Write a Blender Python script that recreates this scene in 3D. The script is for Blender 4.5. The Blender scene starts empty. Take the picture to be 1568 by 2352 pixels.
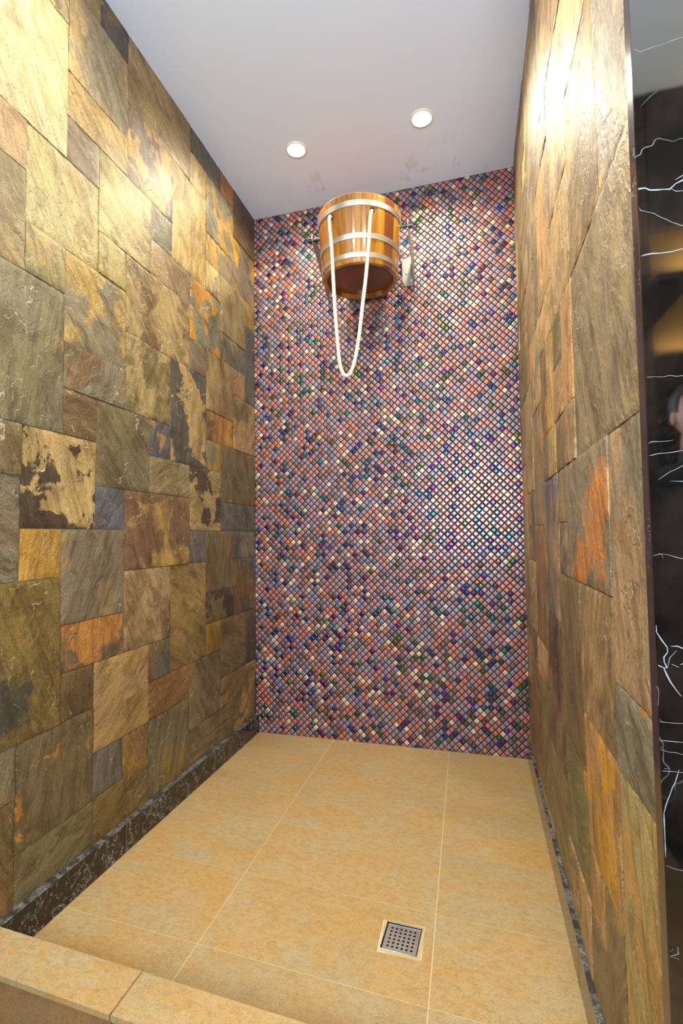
import bpy, bmesh, math, random
import numpy as np
from mathutils import Matrix, Vector
S = bpy.context.scene
C = S.collection
random.seed(7); RNG = np.random.RandomState(11)
M_ = .145                      # slate module in metres

# ------------------------------------------------------------------ camera
cam_d = bpy.data.cameras.new('camera'); cam = bpy.data.objects.new('camera', cam_d); C.objects.link(cam)
cam_d.sensor_fit = 'HORIZONTAL'; cam_d.sensor_width = 36; cam_d.lens = 1157.19/1568*36
cam_d.clip_start = .02
yaw, pit, roll = -.2426, .0471, -.0120
fw = Vector((math.sin(yaw)*math.cos(pit), math.cos(yaw)*math.cos(pit), math.sin(pit)))
rr = Vector((math.cos(yaw), -math.sin(yaw), 0)); uu = rr.cross(fw)
r2 = rr*math.cos(roll)+uu*math.sin(roll); u2 = -rr*math.sin(roll)+uu*math.cos(roll)
mw = Matrix((r2, u2, -fw)).transposed().to_4x4(); mw.translation = Vector((1.185, -1.129, 1.105))
cam.matrix_world = mw
S.camera = cam

# ------------------------------------------------------------------ world, exposure, added cool light
S.view_settings.view_transform = 'Standard'; S.view_settings.look = 'None'
S.view_settings.gamma = 1; S.view_settings.use_curve_mapping = False
S.view_settings.exposure = 0.12
w = bpy.data.worlds.new('world'); S.world = w; w.use_nodes = True
w.node_tree.nodes['Background'].inputs[0].default_value = (.75, .82, 1, 1)
w.node_tree.nodes['Background'].inputs[1].default_value = .10
WARM = (1, .90, .72); COOL = (.72, .84, 1)
def area(name, loc, size, power, col, rot, sizey=None):
    d = bpy.data.lights.new(name, 'AREA'); d.energy = power; d.color = col; d.size = size
    if sizey: d.shape = 'RECTANGLE'; d.size_y = sizey
    o = bpy.data.objects.new(name, d); C.objects.link(o); o.location = loc; o.rotation_euler = rot
    return o
area('added_cool_light', (1.22, -1.97, 1.75), .9, 140, COOL, (math.radians(108), 0, 0), 1.5)  # added unseen cool source behind the camera, tilted up to brighten the ceiling
SPOT_W = 44
LAMPS = [(.42, 1.13), (1.03, 1.105), (.42, -.02), (1.03, -.02), (.55, -1.25), (2.3, -1.2)]  # last two are unseen front-room lamps added for more light
LAMP_K = [1, 1, 1.0, 1.0, 1.25, .22]

# ------------------------------------------------------------------ geometry constants
H = 2.99
def Wb(y): return 1.4215+.0176*y            # face of the right baseboard
def Wr(y): return Wb(y)+.012                # right slate face
def Db(x): return 1.5855-.030*x             # back wall
def zc(x): return H+.0088*x
YE = -.352                                  # end of the right wall
YR = -2.02                                  # rear wall of the front room
XR = 3.3
def zfl(x, y):                              # shower floor falls towards the drain
    return .030*max(0, 1-x/1.42)*max(0, min(1, (1.58-y)/1.55))

# ------------------------------------------------------------------ helpers
def link(name, me, mats=None, parent=None):
    o = bpy.data.objects.new(name, me); C.objects.link(o)
    if mats:
        for m in (mats if isinstance(mats, (list, tuple)) else [mats]): me.materials.append(m)
    if parent: o.parent = parent
    return o
def obj(name, bm, mat=None, parent=None, smooth=False):
    me = bpy.data.meshes.new(name); bm.to_mesh(me); bm.free()
    if smooth:
        for p in me.polygons: p.use_smooth = True
    return link(name, me, mat, parent)
def struct(o): o['kind'] = 'structure'; return o
def empty(name, loc, label=None, cat=None, group=None):
    o = bpy.data.objects.new(name, None); C.objects.link(o); o.location = loc
    o.empty_display_size = .05
    if label: o['label'] = label
    if cat: o['category'] = cat
    if group: o['group'] = group
    return o
def box(bm, x0, x1, y0, y1, z0, z1, bev=0):
    vs = [bm.verts.new((x, y, z)) for x in (x0, x1) for y in (y0, y1) for z in (z0, z1)]
    fs = [(0,1,3,2),(4,6,7,5),(0,4,5,1),(2,3,7,6),(0,2,6,4),(1,5,7,3)]
    g = [bm.faces.new([vs[i] for i in f]) for f in fs]
    if bev:
        es = list({e for f in g for e in f.edges})
        bmesh.ops.bevel(bm, geom=es, offset=bev, segments=2, affect='EDGES', profile=.6)
def prism(bm, pts, thick_vec):
    a = [bm.verts.new(p) for p in pts]; b = [bm.verts.new(Vector(p)+Vector(thick_vec)) for p in pts]
    bm.faces.new(a[::-1]); bm.faces.new(b); n = len(a)
    for i in range(n): bm.faces.new((a[i], a[(i+1) % n], b[(i+1) % n], b[i]))
    bmesh.ops.recalc_face_normals(bm, faces=bm.faces)
def lathe(bm, prof, n=64, axis='z', c=(0,0,0), closed=False):
    rings = []
    for (r, h) in prof:
        ring = []
        for i in range(n):
            a = 2*math.pi*i/n
            p = (r*math.cos(a), r*math.sin(a), h)
            if axis == 'x': p = (h, r*math.cos(a), r*math.sin(a))
            if axis == 'y': p = (r*math.cos(a), h, r*math.sin(a))
            ring.append(bm.verts.new((p[0]+c[0], p[1]+c[1], p[2]+c[2])))
        rings.append(ring)
    for a, b in zip(rings, rings[1:]):
        for i in range(n): bm.faces.new((a[i], a[(i+1) % n], b[(i+1) % n], b[i]))
    if closed:
        for i in range(n): bm.faces.new((rings[-1][i], rings[-1][(i+1) % n], rings[0][(i+1) % n], rings[0][i]))
    else:
        bm.faces.new(rings[0][::-1]); bm.faces.new(rings[-1])
    bmesh.ops.recalc_face_normals(bm, faces=bm.faces)
def lin(c):
    return tuple((v/12.92 if v <= .04045 else ((v+.055)/1.055)**2.4) for v in c)

# ------------------------------------------------------------------ node helpers
class NT:
    def __init__(s, name):
        s.m = bpy.data.materials.new(name); s.m.use_nodes = True; s.t = s.m.node_tree
        s.b = s.t.nodes['Principled BSDF']; s.out = s.t.nodes['Material Output']
    def n(s, typ, **kw):
        nd = s.t.nodes.new(typ)
        ins = kw.pop('ins', {})
        for k, v in kw.items(): setattr(nd, k, v)
        for k, v in ins.items():
            if hasattr(v, 'is_linked') or isinstance(v, bpy.types.NodeSocket): s.t.links.new(v, nd.inputs[k])
            else: nd.inputs[k].default_value = v
        return nd
    def l(s, a, b): s.t.links.new(a, b)
    def set(s, **kw):
        for k, v in kw.items():
            k = k.replace('_', ' ')
            if isinstance(v, bpy.types.NodeSocket): s.l(v, s.b.inputs[k])
            else: s.b.inputs[k].default_value = v
    def math(s, op, a, b=0., clamp=False):
        nd = s.n('ShaderNodeMath', operation=op, use_clamp=clamp)
        for i, v in enumerate((a, b)):
            if isinstance(v, bpy.types.NodeSocket): s.l(v, nd.inputs[i])
            else: nd.inputs[i].default_value = v
        return nd.outputs[0]
    def mix(s, f, a, b, typ='MIX'):
        nd = s.n('ShaderNodeMix', data_type='RGBA', blend_type=typ)
        for i, v in ((0, f), (6, a), (7, b)):
            if isinstance(v, bpy.types.NodeSocket): s.l(v, nd.inputs[i])
            else: nd.inputs[i].default_value = v if i == 0 else (tuple(v)+(1,))[:4]
        return nd.outputs[2]
    def ramp(s, f, *stops, interp='LINEAR'):
        nd = s.n('ShaderNodeValToRGB'); cr = nd.color_ramp; cr.interpolation = interp
        while len(cr.elements) < len(stops): cr.elements.new(.5)
        for e, (p, c) in zip(cr.elements, stops):
            e.position = p; e.color = (c, c, c, 1) if isinstance(c, (int, float)) else (tuple(c)+(1,))[:4]
        s.l(f, nd.inputs[0]); return nd.outputs[0]
    def noise(s, vec, scale, detail=4, rough=.55, dist=0, w=None):
        nd = s.n('ShaderNodeTexNoise', ins={'Scale': scale, 'Detail': detail, 'Roughness': rough, 'Distortion': dist})
        s.l(vec, nd.inputs['Vector']); return nd.outputs[0]
    def mapping(s, vec, scale=(1,1,1), rot=(0,0,0), loc=(0,0,0)):
        nd = s.n('ShaderNodeMapping', ins={'Scale': scale, 'Rotation': rot, 'Location': loc}); s.l(vec, nd.inputs['Vector']); return nd.outputs[0]
    def bump(s, h, strength=.3, dist=.002, normal=None):
        nd = s.n('ShaderNodeBump', ins={'Strength': strength, 'Distance': dist}); s.l(h, nd.inputs['Height'])
        if normal: s.l(normal, nd.inputs['Normal'])
        return nd.outputs[0]
    def coord(s): return s.n('ShaderNodeTexCoord').outputs['Object']
    def attr(s, name): return s.n('ShaderNodeAttribute', attribute_name=name)

def simple(name, col, rough=.5, metal=0, **kw):
    t = NT(name); t.set(Base_Color=lin(col)+(1,), Roughness=rough, Metallic=metal, **kw); return t.m

# ---- slate
def slate_material():
    t = NT('slate'); ca = t.attr('ca').outputs['Color']; cb = t.attr('cb').outputs['Color']
    tc = t.attr('tc').outputs['Vector']; tp = t.n('ShaderNodeSeparateXYZ', ins={'Vector': t.attr('tp').outputs['Vector']})
    warp = t.noise(tc, 5, 3)
    wv = t.n('ShaderNodeMixRGB', ins={'Fac': .15}); t.l(tc, wv.inputs[1]); 
    wn = t.n('ShaderNodeTexNoise', ins={'Scale': 9., 'Detail': 4.}); t.l(tc, wn.inputs['Vector']); t.l(wn.outputs['Color'], wv.inputs[2])
    base = t.n('ShaderNodeTexNoise', ins={'Detail': 7., 'Roughness': .58}); t.l(wv.outputs[0], base.inputs['Vector']); t.l(tp.outputs[0], base.inputs['Scale'])
    # patch mask: (noise - threshold)*sharpness + .5
    m = t.math('ADD', t.math('MULTIPLY', t.math('SUBTRACT', base.outputs[0], tp.outputs[1]), tp.outputs[2]), .5, True)
    col = t.mix(m, ca, cb)
    # tone drift and grain
    n2 = t.noise(tc, 4.5, 5, .6)
    col = t.mix(t.ramp(n2, (.32, 0), (.72, 1)), t.mix(.55, col, (.56, .52, .48), 'MULTIPLY'), col)
    st = t.noise(t.mapping(tc, (5, 42, 8)), 1, 7, .72)
    col = t.mix(t.ramp(st, (.38, .6), (.52, 0)), col, t.mix(1, col, (.42, .38, .33), 'MULTIPLY'))
    col = t.mix(t.ramp(st, (.55, 0), (.72, .55)), col, t.mix(1, col, (1.35, 1.3, 1.2), 'MULTIPLY'))
    fine = t.noise(tc, 190, 3, .7)
    col = t.mix(t.ramp(fine, (.38, .7), (.52, 0)), col, t.mix(1, col, (.5, .47, .44), 'MULTIPLY'))
    big = t.noise(t.mapping(wv.outputs[0], (1, 1.6, 1), loc=(8, 1, 4)), 9, 7, .66)
    col = t.mix(t.ramp(big, (.50, 0), (.60, .75)), col, t.mix(1, col, (.60, .55, .47), 'MULTIPLY'))
    col = t.mix(t.ramp(big, (.36, .6), (.44, 0)), col, t.mix(1, col, (1.3, 1.22, 1.05), 'MULTIPLY'))
    rust = t.noise(t.mapping(tc, loc=(3.3, 1.7, 9.1)), 7.5, 6, .62)
    col = t.mix(t.ramp(rust, (.63, 0), (.73, .45)), col, lin((.68, .51, .22)))
    # pale fractured ledges
    step = t.noise(t.mapping(wv.outputs[0], (1.0, 1.8, 1)), 4.2, 3.2, .55)
    fr = t.math('FRACT', t.math('MULTIPLY', step, 8.))
    edge = t.ramp(fr, (0, 1), (.045, 0))
    edge2 = t.ramp(fr, (.93, 0), (1., 1))
    sel = t.ramp(t.noise(tc, 7, 3), (.47, 0), (.55, 1))
    sel2 = t.ramp(t.noise(t.mapping(tc, loc=(6, 2, 2)), 8, 3), (.50, 0), (.57, 1))
    e2 = t.math('MULTIPLY', edge, sel); e3 = t.math('MULTIPLY', edge2, sel2)
    col = t.mix(t.math('MULTIPLY', e2, .6), col, lin((.86, .80, .66)))
    col = t.mix(t.math('MULTIPLY', e3, .6), col, lin((.20, .18, .13)))
    lay = t.ramp(t.math('FRACT', t.math('MULTIPLY', t.math('SNAP', t.math('MULTIPLY', step, 8.), 1.), .377)), (0, 0), (1, 1))
    col = t.mix(t.math('MULTIPLY', lay, .5), col, t.mix(1, col, (.66, .63, .60), 'MULTIPLY'))
    t.set(Base_Color=col)
    t.set(Roughness=t.ramp(n2, (.3, .58), (.7, .42)))
    t.b.inputs['Specular IOR Level'].default_value = .55
    stp = t.math('SNAP', step, 1/8.)
    h = t.math('ADD', t.math('MULTIPLY', stp, 2.2), t.math('ADD', t.math('MULTIPLY', t.noise(t.mapping(wv.outputs[0], (1, 2.6, 1)), 22, 5, .6), .75), t.math('MULTIPLY', fine, .07)))
    h = t.math('SUBTRACT', h, t.math('MULTIPLY', e2, .35))
    t.set(Normal=t.bump(h, .75, .0065))
    return t.m
SLATE = slate_material()

def vnoise(x, y, seed):
    xi = np.floor(x).astype(np.int64); yi = np.floor(y).astype(np.int64); xf = x-xi; yf = y-yi
    def h(a, b):
        n = (a*374761393+b*668265263+seed*1442695041) & 0xffffffff
        n = ((n ^ (n >> 13))*1274126177) & 0xffffffff
        return ((n ^ (n >> 16)) & 0xffff)/65535.
    u = xf*xf*(3-2*xf); v = yf*yf*(3-2*yf)
    return (h(xi, yi)*(1-u)+h(xi+1, yi)*u)*(1-v)+(h(xi, yi+1)*(1-u)+h(xi+1, yi+1)*u)*v
def fbm(x, y, seed, o=4):
    s = 0; a = .5; t = 0
    for k in range(o): s = s+a*vnoise(x*2**k, y*2**k, seed+k*17); t += a; a *= .5
    return s/t

PAL = dict(ol=(.55,.49,.34), gr=(.55,.51,.41), gg=(.56,.55,.42), bl=(.44,.44,.42), tan=(.73,.62,.42), gold=(.74,.61,.33), ora=(.76,.56,.26),
           yel=(.77,.59,.20), brn=(.53,.43,.28), dbr=(.36,.28,.21), pk=(.72,.61,.44), cr=(.82,.74,.52), pg=(.80,.78,.61), dk=(.35,.35,.29),
           pe=(.79,.66,.42), vi=(.49,.43,.36), rb=(.58,.46,.26), tn=(.66,.57,.39), gb=(.50,.45,.31))
# kinds: scale, threshold, sharpness
KIND = dict(f=(4, .5, 3), c=(6, .50, 40), p=(7.5, .60, 40), q=(6, .54, 12), s=(5, .52, 8), g=(9, .5, 10), n=(3, .5, 1.2))
# c0,c1,r0,r1,colA,colB,kind,orient(0 horizontal grain,1 vertical,2 diagonal,3 other diagonal)
LEFT = [
(-2,1,-11,-8,'pg','cr','f',2),(-1,1,-13,-11,'gr','pe','p',2),(1,3,-12,-10,'pk','gr','q',2),(1,2,-13,-12,'ol','pk','f',2),(2,3,-13,-12,'dk','brn','q',2),
(1,3,-10,-9,'gold','pk','f',2),(1,2,-9,-8,'gr','vi','f',2),(0,2,-8,-6,'cr','gold','f',2),(-1,0,-8,-7,'pk','tan','f',2),(-1,0,-7,-5,'tan','ol','f',2),
(0,1,-6,-5,'gg','gold','f',2),(-1,1,-5,-2,'gg','ol','f',1),(1,3,-6,-4,'gold','gr','q',2),(2,4,-9,-7,'cr','tan','f',2),(2,3,-7,-6,'tan','rb','p',2),
(3,6,-7,-5,'pk','brn','q',2),(4,6,-8,-7,'tan','ol','f',2),(4,5,-9,-8,'gr','vi','n',2),(3,5,-11,-9,'pe','gr','c',1),(3,6,-13,-11,'brn','tan','f',2),
(6,8,-13,-12,'dk','vi','f',2),(6,7,-12,-11,'pe','tan','s',1),(5,7,-11,-8,'gold','pe','g',1),(7,9,-12,-10,'gr','gold','c',2),(8,9,-13,-12,'ora','brn','f',2),
(9,11,-13,-11,'brn','dbr','f',2),(9,11,-11,-9,'vi','yel','q',2),(7,9,-10,-9,'gold','gr','c',2),(7,8,-9,-8,'gr','cr','s',1),(8,10,-9,-7,'ol','tn','f',1),
(10,11,-9,-8,'brn','gold','f',2),(10,11,-8,-5,'bl','dk','f',1),(6,8,-8,-6,'gr','yel','c',2),(8,10,-7,-6,'vi','pk','q',2),(6,7,-6,-5,'vi','gr','f',2),
(7,9,-6,-4,'brn','tan','f',1),(9,10,-6,-5,'ora','gr','f',1),(9,11,-5,-3,'tan','brn','s',3),(3,5,-5,-3,'tan','brn','g',1),(5,7,-5,-2,'dk','tan','c',1),
(7,9,-4,-3,'ora','brn','s',1),(7,8,-3,-2,'yel','gr','q',1),(8,11,-3,-1,'brn','gb','s',1),(8,11,-1,0,'bl','vi','n',1),(9,11,0,1,'bl','gr','s',1),
(9,11,1,3,'rb','bl','c',1),(7,9,0,2,'brn','ol','s',1),(6,7,0,1,'bl','brn','s',1),(6,8,-2,0,'tan','dbr','c',0),(4,6,-2,-1,'tan','ol','n',0),
(4,5,-3,-2,'bl','ora','p',1),(2,4,-3,-1,'ol','gb','f',2),(1,3,-4,-3,'gg','brn','q',1),(1,2,-3,-2,'brn','pe','p',0),(0,2,-2,0,'dbr','pe','c',1),
(-1,0,-2,-1,'ol','brn','f',2),(-1,0,-1,1,'gg','ol','f',2),(2,3,-1,0,'bl','ora','p',3),(3,6,-1,1,'brn','gold','q',2),(0,1,0,1,'yel','gold','n',1),
(1,3,0,2,'gr','tan','q',3),(-1,1,1,4,'rb','dk','q',1),(1,3,2,3,'gb','ora','g',1),(1,2,3,4,'brn','dbr','f',1),(2,4,3,5,'gold','tan','f',3),
(3,5,1,3,'tan','brn','s',1),(5,7,1,4,'rb','gold','f',2),(4,5,3,4,'bl','brn','q',1),(4,6,4,5,'brn','rb','f',0),(6,8,4,6,'ol','gb','f',2),
(7,8,3,4,'yel','rb','f',1),(7,9,2,3,'dbr','brn','c',1),(8,10,3,5,'gb','brn','f',0),(10,11,3,5,'dbr','gb','f',1),(8,9,5,6,'tan','brn','s',3),
(9,11,5,8,'brn','tan','s',3),(6,9,6,8,'ol','brn','f',0),(4,6,5,8,'gb','rb','q',1),(3,4,5,7,'rb','ora','q',2),(2,3,5,6,'bl','gr','n',1),
(0,2,4,6,'gb','ora','p',1),(-1,0,4,5,'ol','gr','f',1),(-1,0,5,8,'brn','rb','f',2),(0,2,6,8,'ol','gb','f',0),(2,4,6,8,'brn','rb','f',3)]
RIGHT = [
(-3,-1,-1,2,'tn','gr','s',1),(-1,2,-1,1,'gr','ora','q',1),(-3,1,-4,-1,'tan','gr','f',1),(1,3,-2,-1,'brn','tn','s',1),(-1,1,1,3,'tan','brn','f',1),
(-3,-1,2,3,'gr','ora','p',3),(-1,1,3,5,'tn','yel','q',1),(1,3,1,4,'gb','brn','s',1),(-3,-1,3,6,'tn','ora','s',1),(1,3,-6,-4,'pk','tan','s',1),
(-1,1,-7,-4,'brn','tan','s',1),(-3,-1,-7,-4,'gr','pe','q',1),(-3,-1,-10,-7,'gg','tn','f',1),(-1,1,-10,-7,'cr','pe','s',1),(1,3,-9,-6,'cr','gr','s',1),
(3,5,-8,-5,'tan','pe','s',1),(3,5,-1,2,'bl','tn','s',1),(5,7,-3,0,'tn','gr','s',1),(3,4,-4,-2,'tan','ora','s',1),(3,5,2,5,'brn','dbr','s',1)]

def fill_tiles(given, c0, c1, r0, r1, seed):
    rnd = random.Random(seed); occ = {}
    out = []
    for t in given:
        out.append(t)
        for c in range(t[0], t[1]):
            for r in range(t[2], t[3]): occ[(c, r)] = 1
    sizes = [(2,3),(3,2),(2,2),(2,2),(1,2),(2,1),(2,2),(1,1)]
    mixes = [('tan','brn','s'),('ol','gb','f'),('gr','tn','f'),('brn','rb','q'),('gold','tan','f'),('tn','vi','s'),('gb','ora','p'),('pk','tan','s'),('tan','gr','q')]
    for r in range(r0, r1):
        for c in range(c0, c1):
            if (c, r) in occ: continue
            rnd.shuffle(sizes)
            for sx, sy in sizes+[(1, 1)]:
                if c+sx <= c1 and r+sy <= r1 and all((c+i, r+j) not in occ for i in range(sx) for j in range(sy)): break
            for i in range(sx):
                for j in range(sy): occ[(c+i, r+j)] = 1
            a, b, k = rnd.choice(mixes)
            out.append((c, c+sx, r, r+sy, a, b, k, rnd.choice([0, 1, 1, 2])))
    return out

def slate_wall(name, tiles, place, ymin, ymax, zmin, res, seed, gap=.0011):
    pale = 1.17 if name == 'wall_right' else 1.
    """place(y,z,h)->world ; h is height out of the wall"""
    V = []; F = []; A = []; B = []; T = []; P = []; nv = 0
    rnd = random.Random(seed)
    for k, (c0, c1, r0, r1, a, b, kd, ori) in enumerate(tiles):
        y0, y1 = c0*M_, c1*M_; z1, z0 = (7.8306-r0)*M_, (7.8306-r1)*M_
        y0 = max(y0, ymin); y1 = min(y1, ymax); z0 = max(z0, zmin); z1 = min(z1, 3.02)
        if y1-y0 < .01 or z1-z0 < .01: continue
        y0 += gap; y1 -= gap; z0 += gap; z1 -= gap
        ny = max(2, int((y1-y0)/res)+1); nz = max(2, int((z1-z0)/res)+1)
        ys = np.linspace(y0, y1, ny); zs = np.linspace(z0, z1, nz)
        Y, Z = np.meshgrid(ys, zs, indexing='ij')
        sd = seed*1000+k
        an = rnd.uniform(-.5, .5)+{0:0, 1:1.57, 2:-.8, 3:.8}[ori]
        U = Y*math.cos(an)+Z*math.sin(an); Vv = -Y*math.sin(an)+Z*math.cos(an)
        n = fbm(U*5+rnd.random()*9, Vv*11, sd, 4)
        n2 = fbm(U*18, Vv*40, sd+5, 3)
        lv = n*7; st = np.floor(lv)+np.clip((lv-np.floor(lv))/.14, 0, 1)
        amp = rnd.choice([.0012, .0016, .0022, .003])
        h = .007+rnd.uniform(-.0018, .0022)+(Y-ys.mean())*rnd.uniform(-.008, .008)+(Z-zs.mean())*rnd.uniform(-.006, .006)
        h = h+(st/7-.5)*amp*2.2+(n2-.5)*.0012
        ed = np.minimum(np.minimum(Y-y0, y1-Y), np.minimum(Z-z0, z1-Z))
        h = h-np.where(ed < 1e-6, .0016, 0)*(.3+1.4*vnoise(Y*60, Z*60, sd+9))
        h = np.maximum(h, .0032)
        # skirt ring going back to the substrate
        idx = np.arange(ny*nz).reshape(ny, nz)+nv
        pts = [place(y, z, hh) for y, z, hh in zip(Y.ravel(), Z.ravel(), h.ravel())]
        V += pts
        q = np.stack([idx[:-1, :-1], idx[1:, :-1], idx[1:, 1:], idx[:-1, 1:]], -1).reshape(-1, 4)
        F += q.tolist()
        per = list(idx[:, 0])+list(idx[-1, 1:])+list(idx[-2::-1, -1])+list(idx[0, -2:0:-1])
        flat = {int(i): (Y.ravel()[i-nv], Z.ravel()[i-nv]) for i in per}
        base = nv+ny*nz
        V += [place(flat[int(i)][0], flat[int(i)][1], -.003) for i in per]
        L = len(per)
        for i in range(L): F.append([int(per[i]), base+i, base+(i+1) % L, int(per[(i+1) % L])])
        cnt = ny*nz+L
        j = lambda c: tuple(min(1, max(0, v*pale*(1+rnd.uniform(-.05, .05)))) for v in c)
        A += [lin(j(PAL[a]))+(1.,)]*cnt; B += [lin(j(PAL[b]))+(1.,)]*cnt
        off = (rnd.random()*20, rnd.random()*20, rnd.random()*20)
        ca_, sa_ = math.cos(an), math.sin(an)
        yy = np.concatenate([Y.ravel(), [flat[int(i)][0] for i in per]]); zz = np.concatenate([Z.ravel(), [flat[int(i)][1] for i in per]])
        T += np.stack([yy*ca_+zz*sa_+off[0], -yy*sa_+zz*ca_+off[1], 0*yy+off[2]], 1).tolist()
        kk = KIND[kd]; P += [(kk[0], kk[1]+rnd.uniform(-.02, .02), kk[2])]*cnt
        nv += cnt
    me = bpy.data.meshes.new(name); me.from_pydata(V, [], F); me.update()
    for nm, ty, dat in (('ca', 'FLOAT_COLOR', A), ('cb', 'FLOAT_COLOR', B), ('tc', 'FLOAT_VECTOR', T), ('tp', 'FLOAT_VECTOR', P)):
        at = me.attributes.new(nm, ty, 'POINT')
        at.data.foreach_set('color' if ty == 'FLOAT_COLOR' else 'vector', np.array(dat, dtype=np.float32).ravel())
    me.polygons.foreach_set('use_smooth', [True]*len(me.polygons))
    bm = bmesh.new(); bm.from_mesh(me); bmesh.ops.recalc_face_normals(bm, faces=bm.faces)
    for e in bm.edges:
        if len(e.link_faces) == 2 and e.calc_face_angle(0) > .9: e.smooth = False
    bm.to_mesh(me); bm.free()
    return me

GROUT = simple('slate_grout', (.52, .50, .42), .9)
def wall_with_backing(name, tiles, place, ymin, ymax, zmin, res, seed):
    me = slate_wall(name, tiles, place, ymin, ymax, zmin, res, seed)
    o = link(name, me, SLATE); struct(o)
    bm = bmesh.new()
    pts = [place(ymin, 0, .0012), place(ymax, 0, .0012), place(ymax, 3.02, .0012), place(ymin, 3.02, .0012)]
    n = Vector(place(0, 0, 1))-Vector(place(0, 0, 0))
    prism(bm, pts, n*-.06)
    b = obj('grout_bed', bm, GROUT, o)
    return o
left_tiles = fill_tiles(LEFT, -14, 11, -13, 8, 5)
# the slate faces sit about 7 mm proud of the construction plane, so shift back
wall_left = wall_with_backing('wall_left', left_tiles, lambda y, z, h: (h-.008, y, z), YR, 1.60, .06, .009, 3)
right_tiles = fill_tiles(RIGHT, -3, 11, -13, 8, 9)
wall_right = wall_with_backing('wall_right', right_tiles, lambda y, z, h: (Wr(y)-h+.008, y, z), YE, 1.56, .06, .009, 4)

# ------------------------------------------------------------------ mosaic back wall
def mosaic():
    pitch = .0252; half = pitch/2*.885; N = 6
    s = 1/math.sqrt(2)
    cols = [((.71,.33,.17), 18), ((.60,.37,.38), 24), ((.47,.45,.48), 13), ((.42,.40,.52), 10), ((.82,.70,.53), 8), ((.36,.24,.19), 14), ((.30,.15,.10), 5), ((.34,.27,.30), 6)]
    iri = [(.10,.10,.50), (.20,.08,.42), (.02,.34,.46), (.02,.38,.28), (.05,.18,.62), (.34,.42,.04), (.36,.08,.42), (.42,.22,.03), (.06,.40,.12), (.04,.12,.48), (.04,.24,.56), (.12,.08,.40)]
    pool = [c for c, n in cols for _ in range(n)]
    g = np.linspace(-1, 1, N)
    U, V = np.meshgrid(g, g, indexing='ij'); U = U.ravel(); V = V.ravel()
    prof = lambda t: 1-np.abs(t)**5
    Z0 = .0028*prof(U)*prof(V)+.0016*(1-U**2)*(1-V**2)
    gg = np.array([-1, -.88, -.55, .55, .88, 1]); U2, V2 = np.meshgrid(gg, gg, indexing='ij'); U = U2.ravel(); V = V2.ravel()
    Z0 = np.where((np.abs(U) > .95) | (np.abs(V) > .95), 0, .0022)+.0007*(1-U**2)*(1-V**2)
    q0 = []
    for i in range(N-1):
        for j in range(N-1): q0.append((i*N+j, (i+1)*N+j, (i+1)*N+j+1, i*N+j+1))
    q0 = np.array(q0)
    VV = []; FF = []; CC = []; II = []; nv = 0
    W = 1.47
    for a in range(-130, 130):
        for b in range(-60, 180):
            cx = (a-b)*pitch*s+.75; cz = (a+b)*pitch*s-.02+.004
            if cx < -.012 or cx > W or cz < -.012 or cz > H+.03: continue
            tx, ty = RNG.normal(0, .018, 2)
            x = cx+(U-V)*half*s; z = cz+(U+V)*half*s
            d = Z0+tx*U*half+ty*V*half+RNG.uniform(-.0002, .0002)
            x = np.clip(x, 0, W); z = np.clip(z, 0, H+.012)
            yy = 1.5855-.030*x-d-.002
            VV.append(np.stack([x, yy, z], 1)); FF.append(q0+nv); nv += N*N
            if RNG.rand() < .12:
                c = iri[RNG.randint(len(iri))]; ir = 1.
            else:
                c = pool[RNG.randint(len(pool))]; ir = 0.
            k = 1+RNG.uniform(-.06, .06)
            CC.append(np.tile(np.array(lin(tuple(min(1, v*k) for v in c))+(1,)), (N*N, 1)))
            II.append(np.tile([ir, RNG.uniform(0, 1), RNG.uniform(0, 1)], (N*N, 1)))
    VV = np.concatenate(VV); FF = np.concatenate(FF)
    me = bpy.data.meshes.new('wall_back'); me.from_pydata(VV.tolist(), [], FF.tolist()); me.update()
    at = me.attributes.new('col', 'FLOAT_COLOR', 'POINT'); at.data.foreach_set('color', np.concatenate(CC).astype(np.float32).ravel())
    at = me.attributes.new('iri', 'FLOAT_VECTOR', 'POINT'); at.data.foreach_set('vector', np.concatenate(II).astype(np.float32).ravel())
    me.polygons.foreach_set('use_smooth', [True]*len(me.polygons))
    t = NT('glass_mosaic'); c = t.attr('col').outputs['Color']
    iv = t.n('ShaderNodeSeparateXYZ', ins={'Vector': t.attr('iri').outputs['Vector']})
    co = t.coord(); nz = t.noise(co, 90, 3)
    c2 = t.mix(t.ramp(nz, (.35, .25), (.6, 0)), c, t.mix(1, c, (.6, .55, .55), 'MULTIPLY'))
    hs = t.n('ShaderNodeHueSaturation'); t.l(c2, hs.inputs['Color'])
    t.l(t.math('ADD', t.math('MULTIPLY', t.math('MULTIPLY', t.math('SUBTRACT', t.noise(co, 55, 1), .5), iv.outputs[0]), 1.1), .5), hs.inputs['Hue'])
    t.l(t.math('ADD', t.math('MULTIPLY', iv.outputs[0], .1), 1.), hs.inputs['Value'])
    c2 = hs.outputs[0]
    t.set(Base_Color=c2, Roughness=.21, Metallic=t.math('MULTIPLY', iv.outputs[0], .75))
    t.b.inputs['Specular IOR Level'].default_value = .5
    t.set(Coat_Weight=t.math('SUBTRACT', .8, t.math('MULTIPLY', iv.outputs[0], .68)), Coat_Roughness=.44)
    t.b.inputs['Coat IOR'].default_value = 2.1
    t.b.inputs['Coat Tint'].default_value = (1, 1, 1, 1)
    th = t.math('MULTIPLY', iv.outputs[0], t.math('ADD', t.math('MULTIPLY', iv.outputs[1], 420), 220))
    t.l(th, t.b.inputs['Thin Film Thickness']); t.b.inputs['Thin Film IOR'].default_value = 1.8
    t.set(Normal=t.bump(t.noise(co, 60, 2), .25, .0012))
    o = link('wall_back', me, t.m); struct(o)
    bm = bmesh.new()
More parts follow.
